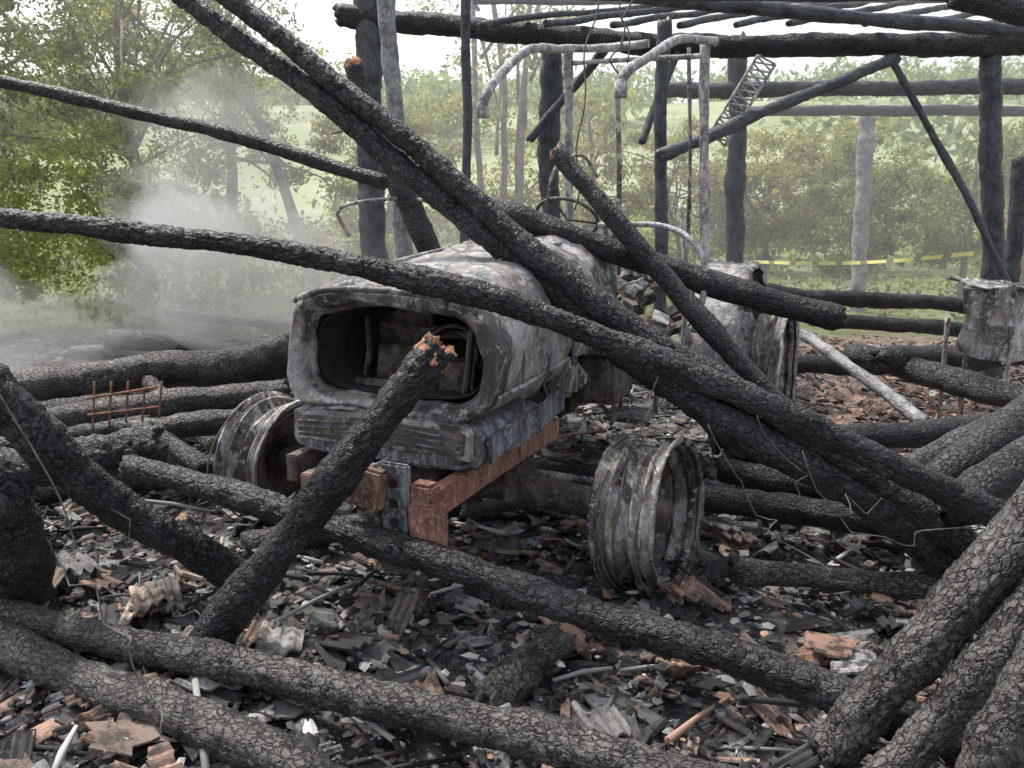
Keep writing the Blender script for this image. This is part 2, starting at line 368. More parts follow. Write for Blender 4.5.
log('broken_post',[(-1.0,5.6,2.62),(-.93,5.55,2.35),(-.794,5.5,2.075),(-.503,5.4,1.46),(-.2,5.3,.7)],.062,M_char,.085,fresh='start')
for p,r in [([(-4.2,5.5,.4),(-3.58,5.8,.459),(-1.748,6.6,.604)],.12),([(-3.8,5.15,.32),(-3.298,5.3,.352),(-1.587,5.8,.459)],.095),
 ([(-3.443,7.2,.62),(-1.6,6.75,.47)],.088),([(-3.956,7.5,.448),(-2.88,7.5,.43)],.058),([(-3.436,8.5,.66),(-2.14,8.5,.52)],.055),
 ([(-2.338,4.9,.414),(-1.35,5.35,.438)],.075),([(-3.3,4.8,.3),(-2.288,5.2,.378)],.065),([(-2.654,6.1,.48),(-1.697,4.9,.21)],.055),
 ([(-4.2,6.3,.2),(-1.5,6.0,.25)],.11),([(-3.5,5.0,.15),(-1.4,4.9,.18)],.1),([(-4,6.8,.3),(-1.6,7.2,.35)],.1),([(-3.4,4.3,.12),(-2.0,5.0,.15)],.08),
 ([(2.823,7,.535),(3.508,5.5,.47),(3.9,4.8,.45)],.09),([(2.623,9,.83),(4.86,9,.68)],.08),([(3.013,8,.65),(4.63,8,.55)],.07),
 ([(1.7,4.85,.37),(2.968,5,.41)],.077),([(1.86,3.6,.50),(2.6,3.93,.90)],.085),([(1.796,3.3,.52),(2.4,3.54,.78)],.085),([(1.956,4.1,.43),(2.95,4.43,.75)],.075),
 ([(2.86,6.5,.56),(4.22,6.7,.58)],.1),([(-.25,4.4,.08),(.62,4.62,.10)],.08),([(-.073,4.9,.12),(1.18,5.1,.12)],.08),([(.978,4.2,.24),(1.887,3.9,.22)],.072),
 ([(1.0,3.6,.13),(1.9,3.38,.14)],.055),([(1.25,4.9,.18),(2.16,4.5,.13)],.075),([(-1.71,4.6,.27),(-2.16,4.9,.43)],.06),([(2.1,3.9,.3),(3.0,3.6,.55)],.08),
 ([(1.9,3.1,.3),(2.6,2.9,.7)],.085),([(2.3,7.6,.3),(3.6,7.2,.4)],.08),([(1.5,6.5,.3),(2.6,8.2,.6)],.07),([(.3,3.5,.08),(-.4,3.75,.1)],.04),([(-1.3,3.9,.1),(-.2,4.5,.12)],.07),
 ([(3.2,4.2,.3),(3.7,5.4,.5)],.07)]:
    log('charred_log',p,r,random.choice([M_char,M_char,M_char2]))
log('charred_log',[(-.10,2.62,.03),(.03,2.8,.08),(.17,2.96,.12)],.075,M_char2,.07,**H)
log('ash_covered_plank',[(2.263,6.5,.75),(2.607,5.2,.41)],.042,M_ashpost)

# ------------------------------------------------------------ standing barn frame
barn=empty('burnt_barn_frame')
def bp(name,p,r,mat=M_post,r2=None): return log(name,p,r,mat,r2,parent=barn,wob=.03)
bp('corner_post_ash',[(-.832,6,3.3),(-.79,6,2.2),(-.762,6,1.37),(-.72,6,-.1)],.060,M_ashpost)
bp('post_1',[(-1.42,9,3.9),(-1.46,9,-.1)],.13)
bp('post_2',[(-.341,7,3.4),(-.42,7,-.1)],.036)
bp('post_3',[(.40,9.5,3.4),(.44,9.5,-.1)],.11)
bp('post_4',[(1.34,8,3.3),(1.42,8,-.1)],.058)
bp('post_5',[(2.76,11,3.7),(2.9,11,-.1)],.11)
bp('post_6',[(5.6,14,3.1),(5.7,14,-.1)],.12,M_ashpost)
bp('post_7',[(4.52,8.5,3.2),(4.9,8.5,-.1)],.1)
bp('post_8',[(5.22,9,2.2),(5.3,9,-.1)],.085)
bp('main_beam',[(-1.7,9,3.57),(.468,8.8,3.34),(1.983,8.6,3.22),(5.4,8.4,3.22)],.105,M_char)
bp('wall_plate',[(-.6,7,3.43),(1.909,7,3.22),(4.4,7,3.0)],.052)
bp('tie_beam_1',[(1.886,11,3.11),(7.2,11,3.16)],.09)
bp('tie_beam_2',[(3.2,13,3.06),(8.4,13,3.08)],.075)
bp('brace_1',[(1.179,7,2.125),(3.6,8.45,3.08)],.052)
bp('brace_2',[(3.56,8.4,3.04),(4.20,8.2,1.96),(4.85,8,.7)],.034)
bp('purlin_1',[(.2,6,3.10),(3.8,6,3.08)],.03)
bp('purlin_2',[(2.43,5,2.88),(3.1,5,2.70)],.065,M_char)
bp('purlin_3',[(-1.6,9.6,3.95),(6.5,10,4.0)],.045)
bp('purlin_4',[(-.5,12,4.35),(8,12,4.4)],.045)
for i in range(11):
    x=-.2+i*.56+random.uniform(-.08,.08); bp('rafter_%d'%(i+1),[(x,8.3,3.36),(x+3.2,12,4.42)],.032)
bp('strut_1',[(.95,9,3.3),(.2,9.3,2.4)],.045); bp('strut_2',[(1.6,8.6,3.2),(1.2,8.2,2.3)],.036)

# ------------------------------------------------------------ tractor
ANG=math.atan2(-.411,.912)
T=empty('burnt_tractor',(-.36,4.1,0),ANG)
def w2l(p):
    dx,dy=p[0]+.36,p[1]-4.1; return (dx*.912-dy*.411,dx*.411+dy*.912,p[2])
def sect(t,hw,zt,zb,n=96,p=3.6,cs=.05,a0=0,a1=2*math.pi,closed=True,crown=.035):
    out=[]; zc=(zt+zb)/2; hh=(zt-zb)/2
    for k in range(n+(0 if closed else 1)):
        a=a0+(a1-a0)*k/n; c,s=math.cos(a),math.sin(a)
        x=hw*math.copysign(abs(c)**(2/p),c); z=hh*math.copysign(abs(s)**(2/p),s)
        if s>0: x*=1-.08*(max(0,z)/hh)**2; z+=crown*(1-(x/hw)**2)
        out.append(Vector((cs+x,t,zc+z)))
    return out
def crumple(v,amt=.016):
    q=Vector(v); n1=Vector(noise.noise_vector(q*3.1)); n2=Vector(noise.noise_vector(q*8.5+Vector((5,2,1)))); n3=Vector(noise.noise_vector(q*22))
    return q+n1*amt*1.2+n2*amt*.6+n3*amt*.22
def loft(name,secs,mat,closed=True,am=.016,solid=.006,sub=1):
    V=[];F=[]
    if sub>1:
        S=[]
        for a,b in zip(secs[:-1],secs[1:]):
            for i in range(sub): S.append([p.lerp(q,i/sub) for p,q in zip(a,b)])
        secs=S+[secs[-1]]
    n=len(secs[0])
    for s in secs: V+=[crumple(v,am) for v in s]
    for j in range(len(secs)-1):
        for k in range(n if closed else n-1):
            k2=(k+1)%n; F.append((j*n+k,j*n+k2,(j+1)*n+k2,(j+1)*n+k))
    o=mkobj(name,V,F,mat,T)
    if solid: 
        md=o.modifiers.new('s','SOLIDIFY'); md.thickness=solid; md.offset=-1
    return o
CS=.065
S2=lambda *a,**k:sect(*a,cs=CS,**k)
op=lambda t,g=0:S2(t,.462-g,1.335-g,.888+g,p=5.5,crown=.01)
secs=[op(-.50,.035),op(-.585,.012),op(-.605),S2(-.618,.470,1.352,.876,p=5,crown=.02),S2(-.60,.480,1.378,.862,p=4.8),S2(-.56,.488,1.395,.85,p=4.4),
 S2(-.45,.493,1.415,.842),S2(-.25,.497,1.44,.83),S2(-.1,.497,1.452,.825),S2(.05,.497,1.465,.82),S2(.2,.497,1.477,.82),S2(.32,.495,1.485,.82)]
loft('hood_front',secs,M_hood,am=.027,sub=4)
us=[]
for t in (.322,.45,.6,.75,.9,1.05,1.15):
    us.append(S2(t,.49-.02*(t-.3),1.485+.055*(t-.3),.80,n=60,a0=-.05+R(12),a1=math.pi+.05-R(12),closed=False))
loft('hood_top',us,M_hood,closed=False,am=.035,sub=4)
for s in (-.2,.3): rod('hood_ridge',[(s,-.5,1.425),(s,.1,1.487),(s,1.1,1.55)],.011,M_hood,T)
rod('visor_fold',[(-.40,-.57,1.33),(-.2,-.63,1.385),(.05,-.645,1.40),(.3,-.63,1.385),(.52,-.58,1.33)],.014,M_hood,T)
loft('grille_cavity',[S2(-.49,.41,1.285,.935,p=4.2),S2(-.2,.40,1.27,.93,p=3.8),S2(.05,.36,1.22,.94,p=3.8),S2(.055,.02,1.08,1.06)],M_black,am=.01)
for c,s,r,mt in [((-.1,-.18,1.0),(.24,.03,.18),(0,0,.2),M_dkmetal),((.22,-.25,.99),(.2,.12,.14),(.1,.1,.3),M_dkmetal),((.36,-.38,1.08),(.02,.05,.30),(0,.15,0),M_dkmetal),((-.24,-.25,1.08),(.018,.03,.32),(0,.1,0),M_dkmetal),((.05,-.12,1.16),(.6,.03,.03),(0,.05,0),M_dkmetal),((-.02,-.36,.95),(.4,.03,.04),(0,0,.1),M_dkmetal),((-.15,-.04,1.1),(.3,.02,.3),(0,0,0),M_dkmetal),((.3,-.06,1.1),(.2,.02,.28),(.2,0,.2),M_brown)]:
    box('radiator_part',c,s,mt,T,r,dent=.015)
lathe('fan_ring',[(-.02,.12),(.02,.12),(.02,.135),(-.02,.135),(-.02,.12)],M_dkmetal,T,Matrix.Translation((.2,-.22,1.08))@Matrix.Rotation(R(90),4,'Z')@Matrix.Rotation(R(15),4,'Y'))
for k in range(4): rod('burnt_hose',[(random.uniform(-.3,.35),-.12,random.uniform(.93,1.2)),(random.uniform(-.2,.3),-.2,random.uniform(.95,1.2)),(random.uniform(-.3,.4),-.12,random.uniform(.93,1.0))],random.uniform(.006,.012),M_dkmetal,T)
chin=[S2(t,hw,zt,zb,p=6.5,n=64,crown=0) for t,hw,zt,zb in [(-.60,.02,.80,.78),(-.605,.42,.86,.70),(-.63,.445,.865,.69),(-.60,.478,.87,.68),(-.3,.487,.86,.70),(.0,.487,.85,.72)]]
loft('chin_panel',chin,M_blue,am=.016,sub=3)
for s in (-.18,.31):
    sg=1 if s>0 else -1
    box('headlight_frame',(s,-.642,.80),(.40,.03,.14),M_hood,T,(0,.05*sg,.04*sg),bev=.01,dent=.012)
    box('headlight_recess',(s,-.652,.80),(.34,.03,.095),M_dkmetal,T,(0,.05*sg,.04*sg),dent=.012)
    for k in range(3): box('headlight_slat',(s,-.668,.772+.028*k),(.33,.012,.007),M_blue,T,(0,.06*sg,.04*sg),bev=.002,dent=.012)
box('chin_lower_grille',(.05,-.63,.71),(.72,.05,.05),M_blue,T,dent=.012)
for sd in(-1,1):
    for k in range(4):
        box('side_louvre',(CS+sd*.502,.02+.02*k,1.20-.055*k),(.010,.26,.014),M_hood,T,(R(-4),R(25)*sd,0),bev=.003,dent=.008)
        box('side_louvre_shade',(CS+sd*.497,.02+.02*k,1.185-.055*k),(.010,.25,.014),M_black,T,(R(-4),0,0),bev=.002,dent=.008)  # solid black strip, painted shade in place of an open slot
    rod('side_trim',[(CS+sd*.498,-.5,.965),(CS+sd*.508,-.1,.98),(CS+sd*.503,.3,1.0)],.010,M_hood,T)
    rod('panel_seam',[(CS+sd*.502,-.28,.86),(CS+sd*.505,-.26,1.1),(CS+sd*.48,-.2,1.33)],.006,M_dkmetal,T)
    box('side_lower_sheet',(CS+sd*.49,-.15,.78),(.012,.85,.12),M_blue,T,(R(3),0,0),dent=.02)
box('engine_side_shield',(.50,.62,1.12),(.02,.26,.34),M_hood,T,(R(3),R(-4),R(4)),dent=.03)
box('filter_housing',(.46,.9,1.12),(.14,.18,.3),M_rim,T,(0,.1,.2),bev=.04,dent=.02)
box('pump_block',(.46,.5,.86),(.14,.22,.2),M_rim,T,(0,.1,.1),bev=.03,dent=.02)
for s in(-.2,.32): box('chassis_rail',(s-.01,-.1,.56),(.05,1.3,.13),M_dkmetal,T)
box('front_support_rail',(.43,-.2,.60),(.07,1.3,.11),M_red,T,dent=.008)
box('front_support_rail',(-.36,-.2,.60),(.07,1.0,.12),M_dkmetal,T)
box('front_crossmember',(.1,-.80,.59),(.62,.07,.10),M_brown,T)
box('weight_bracket_plate',(.29,-.88,.56),(.13,.03,.40),M_blue,T,bev=.01)
for z in (.44,.52,.60,.68): lathe('bracket_hole_shade',[(0,.0),(0,.018),(-.006,.018)],M_black,T,Matrix.Translation((.29,-.897,z))@Matrix.Rotation(R(90),4,'Z'),seg=16,dent=0)  # black discs on the plate, painted as the dark inside drilled holes
box('bracket_side_plate',(.21,-.85,.58),(.02,.12,.34),M_blue,T)
box('tow_block',(.43,-.87,.52),(.13,.10,.20),M_red,T,bev=.012)
box('tow_block_upper',(.17,-.90,.66),(.18,.09,.17),M_brown,T,(0,.15,0),bev=.012)
box('tow_ear',(.41,-.86,.64),(.10,.08,.10),M_red,T,bev=.012)
box('tow_foot',(.27,-.86,.34),(.12,.06,.08),M_dkmetal,T,bev=.01)
box('engine_block',(.05,.65,.85),(.40,1.0,.46),M_dkmetal,T,bev=.03,dent=.02)
box('cylinder_head',(.05,.6,1.15),(.26,.85,.16),M_rim,T,bev=.02,dent=.02)
box('oil_sump',(.05,.6,.52),(.30,.9,.22),M_black,T,bev=.04)
box('transmission_housing',(.05,1.7,.70),(.45,1.3,.45),M_dkmetal,T,bev=.05,dent=.02)
for k in range(14):
    lathe('engine_accessory',[(-.07,0),(-.07,.055),(.0,.055),(.01,.045),(.05,.06),(.06,.04),(.07,.0)],random.choice([M_dkmetal,M_dkmetal,M_rim,M_rim]),T,Matrix.Translation((.05+random.uniform(.25,.36),.35+.07*k,random.uniform(.72,1.3)))@Matrix.Rotation(random.uniform(0,3),4,'Z')@Matrix.Rotation(random.uniform(-1,1),4,'Y'),seg=20)
for k in range(26):
    y0=random.uniform(.3,1.3); rod('engine_pipe',[(.32+random.uniform(-.03,.12),y0,random.uniform(.65,1.35)),(.38+random.uniform(0,.1),y0+random.uniform(-.1,.2),random.uniform(.7,1.3)),(.3,y0+random.uniform(-.2,.3),random.uniform(.6,1.2))],random.uniform(.008,.022),random.choice([M_dkmetal,M_rim,M_brown,M_tube]),T)
box('side_tank',(.50,1.05,.78),(.26,.42,.30),M_dkmetal,T,bev=.03,dent=.02)
box('battery_tray',(.50,1.05,.96),(.34,.5,.05),M_rim,T,dent=.015)
box('tool_box',(.52,1.5,.80),(.3,.3,.25),M_rim,T,(.1,.1,.1),bev=.02,dent=.03)
box('step_plate',(.62,1.25,.50),(.26,.3,.03),M_rim,T)
for s in (.52,.74): rod('step_hanger',[(s,1.35,.50),(s,1.36,.95)],.015,M_dkmetal,T)
for k in range(60):
    box('platform_debris',(random.uniform(-.4,.75),random.uniform(1.3,2.2),random.uniform(.95,1.28)),(random.uniform(.05,.2),random.uniform(.04,.14),random.uniform(.02,.06)),random.choice([M_brown,M_rim,M_dkmetal,M_dkmetal,M_tube]),T,(random.uniform(-.6,.6),random.uniform(-.6,.6),random.uniform(0,3)),bev=.004,dent=.02)
V,Fc,U,nc=tubegeo(catmull([(-.98,0,.37),(-.5,0,.40),(.05,0,.44),(.5,0,.40),(.98,0,.37)],.04),lambda f:.075+.08*math.exp(-((f-.5)/.12)**2),20,.05)
mkobj('front_axle',V,Fc,M_dkmetal,T)
rod('steering_cylinder',[(-.7,.17,.42),(.75,.17,.42)],.028,M_rim,T)
box('axle_bracket',(.45,-.02,.45),(.10,.22,.18),M_dkmetal,T,bev=.02,dent=.02)
def wheel(name,s,t,z,R_,W,flip,yaw=0,camber=0):
    k=R_/.36; w=W/2
    prof=[(w,R_*.93),(w+.012,R_),(w-.004,R_*1.01),(w-.018,R_*.93),(w-.045,R_*.90),(w-.052,R_*.95),(w-.065,R_*.94),(w-.072,R_*.86),(w*.3,R_*.74),(w*.18,R_*.84),(w*.05,R_*.85),(-w*.05,R_*.76),(-w*.2,R_*.75),(-w*.3,R_*.84),(-w+.075,R_*.86),(-w+.068,R_*.94),(-w+.052,R_*.95),(-w+.045,R_*.90),(-w+.018,R_*.93),(-w+.004,R_*1.01),(-w-.012,R_),(-w,R_*.93)]
    inner=[(x*.97,r-.012*k) for x,r in prof[::-1]]
    M=Matrix.Translation((s,t,z))@Matrix.Rotation(yaw,4,'Z')@Matrix.Rotation(camber,4,'Y')@Matrix.Scale(-1 if flip else 1,4,(1,0,0))
    lathe(name+'_rim',prof+inner+[prof[0]],M_rim,T,M,dent=.012,seg=96)
    d=[(w*.2,R_*.74),(w*.05,R_*.68),(-w*.15,R_*.60),(-w*.1,R_*.45),(w*.15,R_*.38),(w*.2,R_*.24),(w*.65,R_*.2),(w*.72,R_*.12),(w*.72,.0)]
    lathe(name+'_disc',d+[(x-.012,r) for x,r in d[::-1]],M_dkmetal,T,M,dent=.006)
    for b in range(8):
        a=b*math.pi/4; lathe(name+'_bolt',[(0,.016*k),(.02,.016*k),(.02,0)],M_rim,T,M@Matrix.Translation((w*.17,R_*.31*math.cos(a),R_*.31*math.sin(a))),seg=6,dent=0)
    for b in range(12):
        rr=R_*random.uniform(.90,1.05); pts=[]; a0=random.uniform(0,6.28); sp=random.uniform(3,6.28)
        xo=random.choice([-1,1])*random.uniform(w*.3,w*1.08); cy=random.uniform(-.02,.02)
        for q in range(25):
            a=a0+q/24*sp; pts.append(M@Vector((xo+.014*math.sin(a*3+b),rr*math.cos(a)+cy,rr*math.sin(a)-.02)))
        rod(name+'_bead_wire',pts,random.choice([.003,.004,.005]),M_wire,T,sides=5)
wheel('front_wheel_a',1.08,0,.375,.352,.27,False,R(-5),R(-3))
wheel('front_wheel_b',-1.0,0,.37,.352,.27,True,R(-4),R(3))
wheel('rear_wheel_a',1.18,2.35,.56,.54,.42,False)
wheel('rear_wheel_b',-1.0,2.35,.56,.54,.42,True)
rod('rear_axle',[(-.95,2.35,.58),(1.1,2.35,.58)],.11,M_dkmetal,T,sides=20)
def fender(s,name,w=.36):
    sec=[]
    for k in range(31):
        a=R(8)+R(150)*k/30; y=2.35-.72*math.cos(a); z=.62+.74*math.sin(a)
        sec.append([Vector((s+x,y,z+(0 if abs(x)<w/2-.001 else -.03))) for x in np.linspace(-w/2,w/2,14)])
    loft(name,sec,M_hood,closed=False,am=.045)
fender(.98,'rear_fender'); fender(-.88,'rear_fender')
V=[];F=[]
for k in range(15):
    a=R(8)+R(150)*k/14; V+= [Vector((.80,2.35-.72*math.cos(a),.62+.74*math.sin(a))),Vector((.79,2.35-.45*math.cos(a),.62+.35*math.sin(a)))]
F=[(2*k,2*k+2,2*k+3,2*k+1) for k in range(14)]; mkobj('fender_side',[crumple(v,.03) for v in V],F,M_rim,T)
box('dash_cowl',(.05,1.25,1.30),(.55,.16,.42),M_hood,T,(R(-12),0,0),bev=.05,dent=.03)
box('cowl_side_sheet',(.40,1.45,1.22),(.03,.42,.5),M_rim,T,(0,R(-6),R(6)),dent=.03)
box('platform',(.1,1.85,.92),(1.25,.9,.04),M_dkmetal,T,dent=.03)
rod('steering_column',[(.05,1.35,1.3),(.05,1.62,1.66)],.022,M_dkmetal,T)
pts=[Vector((.05+.2*math.cos(a),1.63+.16*math.sin(a),1.66+.12*math.sin(a)*-1)) for a in np.linspace(0,2*math.pi,25)]
rod('steering_wheel',pts,.012,M_dkmetal,T)
for a in (.3,2.4,4.5): rod('steering_spoke',[(.05,1.63,1.65),(.05+.2*math.cos(a),1.63+.16*math.sin(a),1.66-.12*math.sin(a))],.008,M_dkmetal,T)
box('seat_pan',(.05,2.25,1.15),(.45,.42,.04),M_dkmetal,T,dent=.02,bev=.015)
box('seat_back',(.05,2.48,1.38),(.42,.03,.42),M_rim,T,(R(-10),0,0),dent=.02,bev=.01)
for k in range(5): rod('seat_spring',[(.05+.12*math.cos(q*.9+k)+.0,2.25+.1*math.sin(q*.9+k),.93+.012*q) for q in range(18)],.005,M_rust,T)
W=lambda *ps:[w2l(p) for p in ps]
rod('handrail',W((.50,5.0,1.62),(.85,4.85,1.62),(1.02,4.7,1.5),(1.05,4.65,1.3),(1.0,4.65,1.05)),.018,M_tube,T)
rod('handrail',W((.95,4.9,1.75),(.98,4.8,1.3),(.95,4.75,.75)),.014,M_tube,T)
rod('cab_post',W((.40,6.5,2.84),(.42,6.5,1.9),(.44,6.4,.8)),.036,M_tube,T)
rod('cab_post',W((1.32,6.15,2.82),(1.35,6.15,1.9),(1.42,6.1,.8)),.036,M_tube,T)
rod('cab_post_inner',W((1.22,6.2,2.8),(1.25,6.2,2.2),(1.27,6.2,1.4)),.014,M_rim,T)
rod('cab_roof_arm',W((-.17,5.2,2.32),(-.13,5.25,2.42),(-.03,5.45,2.56),(.12,5.8,2.72),(.35,6.35,2.82),(.65,6.45,2.84),(.95,6.3,2.84)),.029,M_tube,T)
rod('cab_roof_arm',W((.57,4.7,2.37),(.62,4.75,2.44),(.75,4.95,2.53),(.93,5.4,2.68),(1.12,5.85,2.79),(1.38,6.12,2.82)),.027,M_tube,T)
rod('cab_roof_bar',W((.42,6.5,2.74),(1.32,6.15,2.74)),.018,M_tube,T)
rod('arm_bracket',W((-.17,5.2,2.33),(-.17,5.2,2.24)),.036,M_tube,T); rod('arm_bracket',W((.57,4.7,2.38),(.57,4.7,2.29)),.034,M_tube,T)
rod('exhaust_stack',W((.66,5.6,2.55),(.68,5.55,1.9),(.68,5.5,1.3)),.018,M_rim,T)
rod('rear_lamp_bar',W((-1.0,5.3,1.55),(-1.05,5.3,1.72),(-.7,5.4,1.78),(-.4,5.4,1.74)),.012,M_rim,T)
rod('wiper_arm',W((.2,5.0,1.75),(.25,5.0,1.95),(.4,5.05,2.02),(.5,5.1,1.9)),.010,M_rim,T)

# ------------------------------------------------------------ other things
lat=empty('fallen_lattice_ladder')
a0,a1=Vector((1.66,7.5,2.30)),Vector((2.05,7.5,2.96)); dd=Vector((.10,0,-.05))
rod('rail',[a0,a1],.012,M_tube,lat); rod('rail',[a0+dd*1.5,a1+dd*1.5],.012,M_tube,lat)
for k in range(13):
    f=k/12; rod('rung',[a0.lerp(a1,f),a0.lerp(a1,min(1,f+.07))+dd*1.5],.008,M_tube,lat)
    rod('rung',[a0.lerp(a1,min(1,f+.07)),a0.lerp(a1,f)+dd*1.5],.008,M_tube,lat)
cab=empty('burnt_metal_cabinet')
box('front_sheet',(3.36,6.0,.92),(.34,.02,.5),M_rim,cab,(R(6),0,R(-15)),dent=.05)
box('side_sheet',(3.75,6.1,.90),(.5,.02,.55),M_tube,cab,(R(-5),R(4),R(20)),dent=.04)
box('top_sheet',(3.55,6.15,1.17),(.62,.4,.02),M_rim,cab,(R(4),R(5),0),dent=.05)
for x,y in((3.27,6.04),(3.55,5.98),(3.95,6.2),(3.3,6.4)): rod('leg',[(x,y,.90),(x+.02,y,.0)],.018,M_rim,cab)
rod('lower_brace',[(3.27,6.02,.45),(3.95,6.2,.5)],.015,M_rim,cab)
rack=empty('rusty_metal_rack')
rod('bar',[(-2.52,4.9,.62),(-2.09,4.9,.69)],.008,M_rust,rack); rod('bar',[(-2.52,4.9,.52),(-2.09,4.9,.57)],.008,M_rust,rack)
for k in range(5):
    x=-2.5+.1*k; rod('upright',[(x,4.9,.42+.02*k),(x+.03,4.92,.72)],.007,M_rust,rack)
m,nt,b=newmat('yellow_tape_plastic')
wv=N(nt,'ShaderNodeTexWave',wave_type='BANDS',bands_direction='X'); wv.inputs['Scale'].default_value=1.2; nt.links.new(N(nt,'ShaderNodeTexCoord').outputs['Object'],wv.inputs[0])
nt.links.new(ramp(nt,wv.outputs['Fac'],[(.0,(.8,.72,.2)),(.8,(.8,.72,.2)),(.85,(.2,.18,.1))]),b.inputs['Base Color'])
V=[];F=[]
for k in range(61):
    f=k/60; p=Vector((4.3,15.5,.72)).lerp(Vector((6.9,12,1.12)),f); p.z-=.10*math.sin(math.pi*f); w=.03
    tw=.5*math.sin(f*14); V+=[p+Vector((math.sin(tw)*w,0,w*math.cos(tw))),p-Vector((math.sin(tw)*w,0,w*math.cos(tw)))]
F=[(2*k,2*k+2,2*k+3,2*k+1) for k in range(60)]; mkobj('barrier_tape',V,F,m)
def wire(p,q,sag,r=.004,n=8,j=.02):
    p,q=Vector(p),Vector(q); pts=[]
    for i in range(n+1):
        f=i/n; v=p.lerp(q,f); v.z-=sag*4*f*(1-f); v+=Vector((random.gauss(0,j),random.gauss(0,j),random.gauss(0,j))); pts.append(v)
    return rod('hanging_wire',pts,r,M_wire,sides=5,step=.06)
wire((.48,5,3.1),(.36,5,1.7),0,.005); wire((.75,5.4,3.2),(.60,5.3,2.5),0,.006); wire((.62,5.6,3.2),(.72,5.5,2.6),0,.005)
wire((-1.85,2.6,2.1),(-1.45,2.6,.65),0,.003); wire((-1.45,2.6,.62),(-1.05,2.3,.2),.0,.003,j=.03)
wire((.95,3.2,.95),(1.5,3.2,.55),.15,.0025,10,.03); wire((.8,3.3,.9),(1.25,3.0,.35),.1,.0025,10,.03); wire((1.1,3.1,.8),(1.7,3.0,.6),.2,.0025,10,.03)
wire((.62,3.5,1.1),(.55,3.4,.4),.05,.0025,8,.03); wire((-1.75,3.3,.75),(-1.2,3.0,.2),.1,.0025,10,.03)
wire((-1.1,5.4,2.2),(-.3,5.2,1.6),-.1,.007,8,.02)
wire((1.3,6.1,1.7),(1.0,4.7,1.1),.2,.006,8,.03)

# ------------------------------------------------------------ vegetation
def leafmesh(name,C,size,mat,parent=None):
    n=len(C); d=rng.normal(size=(n,3)); d/=np.linalg.norm(d,axis=1)[:,None]
    e=rng.normal(size=(n,3)); e-= (e*d).sum(1)[:,None]*d; e/=np.linalg.norm(e,axis=1)[:,None]
    s=(size*rng.uniform(.6,1.4,n))[:,None]
    vs=np.stack([C-d*s,C+e*s*.45,C+d*s,C-e*s*.45],1).reshape(-1,3).astype(np.float32)
    me=bpy.data.meshes.new(name); me.vertices.add(4*n); me.vertices.foreach_set('co',vs.ravel())
    me.loops.add(4*n); me.loops.foreach_set('vertex_index',np.arange(4*n,dtype=np.int32))
    me.polygons.add(n); me.polygons.foreach_set('loop_start',np.arange(0,4*n,4,dtype=np.int32)); 
    try: me.polygons.foreach_set('loop_total',np.full(n,4,dtype=np.int32))
    except Exception: pass
    me.update(calc_edges=True); me.materials.append(mat); o=bpy.data.objects.new(name,me); col.objects.link(o); o.parent=parent; return o
def tree(name,x,y,h,cr,base,mat,nclump=70,leaves=120,size=.05,trunk=.1,lean=(0,0),stems=1,cz=1.0,spread=.3):
    z0=gz(x,y)-.05; e=empty(name,(x,y,z0)); C=[]
    V=[];F=[]
    def add(pts,r0,r1):
        v,f,u,_=tubegeo(catmull(pts,.18),lambda t:r0+(r1-r0)*t,8,.1,0,random.random()*9,.04); b=len(V); V.extend(v); F.extend([tuple(b+i for i in q) for q in f])
    mid=Vector((lean[0],lean[1],(h+base)/2)); hv=(h-base)/2
    tops=[]
    for s in range(stems):
        o=Vector((random.uniform(-.25,.25),random.uniform(-.2,.2),0)) if stems>1 else Vector((0,0,0))
        tp=mid+o*3+Vector((0,0,hv*.5)); tops.append(tp)
        add([o,o.lerp(tp,.35)+Vector((random.uniform(-.15,.15),0,0)),o.lerp(tp,.7)+Vector((random.uniform(-.2,.2),0,0)),tp],trunk/(stems**.4),trunk*.3)
    for k in range(nclump):
        while True:
            q=Vector((random.uniform(-1,1),random.uniform(-1,1),random.uniform(-1,1)))
            if .25<q.length<1: break
        w=1+.45*noise.noise(q*1.6+Vector((x,y,0)))
        c=mid+Vector((q.x*cr*w,q.y*cr*w,q.z*hv*cz*w))
        if c.z<.1: c.z=.1
        if noise.noise(c*.9+Vector((x*3,y,0)))<-.22: continue
        sp=spread*random.uniform(.6,1.3)
        n=int(leaves*random.uniform(.5,1.3)); C.append(np.array(c)+rng.normal(size=(n,3))*np.array([sp,sp,sp*.6])*.55)
        if k%4==0:
            st=random.choice(tops); st=Vector((st.x,st.y,st.z))*random.uniform(.45,.95); add([st,st.lerp(c,.5)+Vector((0,0,.1)),c],trunk*.28,trunk*.07)
    mkobj('trunk',V,F,M_bark,e)
    leafmesh('foliage',np.concatenate(C),size,mat,e)
tree('tree',-8.2,12.5,7.5,2.4,1.0,M_leafL,190,150,.042,.14)
tree('tree',-5.6,13.0,6.3,1.9,1.2,M_leafL,150,140,.040,.12)
tree('tree',-9.5,16,9,3,1.5,M_leafL,150,130,.06,.18)
tree('tree',-5.5,17,7,2.3,1,M_leafL,110,130,.055,.15)
tree('leaning_tree',-3.0,14,5.5,1.3,2.6,M_leafL,40,80,.042,.12,lean=(-1.6,0))
tree('tree',-2.6,18,4.2,1.9,.6,M_leafR,90,140,.055,.1)
tree('shrub',-5.4,11.6,3.0,1.0,.4,M_leafY,70,100,.042,.05)
tree('shrub',-4.5,11.8,2.1,1.1,.2,M_leafL,60,110,.045,.05)
tree('shrub',-7.3,11.3,2.2,1.2,.2,M_leafY,50,110,.045,.05)
tree('shrub',-2.6,12.5,1.7,1.2,.1,M_leafR,60,100,.045,.04)
tree('tree',-.2,16,6.5,1.6,2.6,M_leafR,60,90,.048,.13,stems=4)
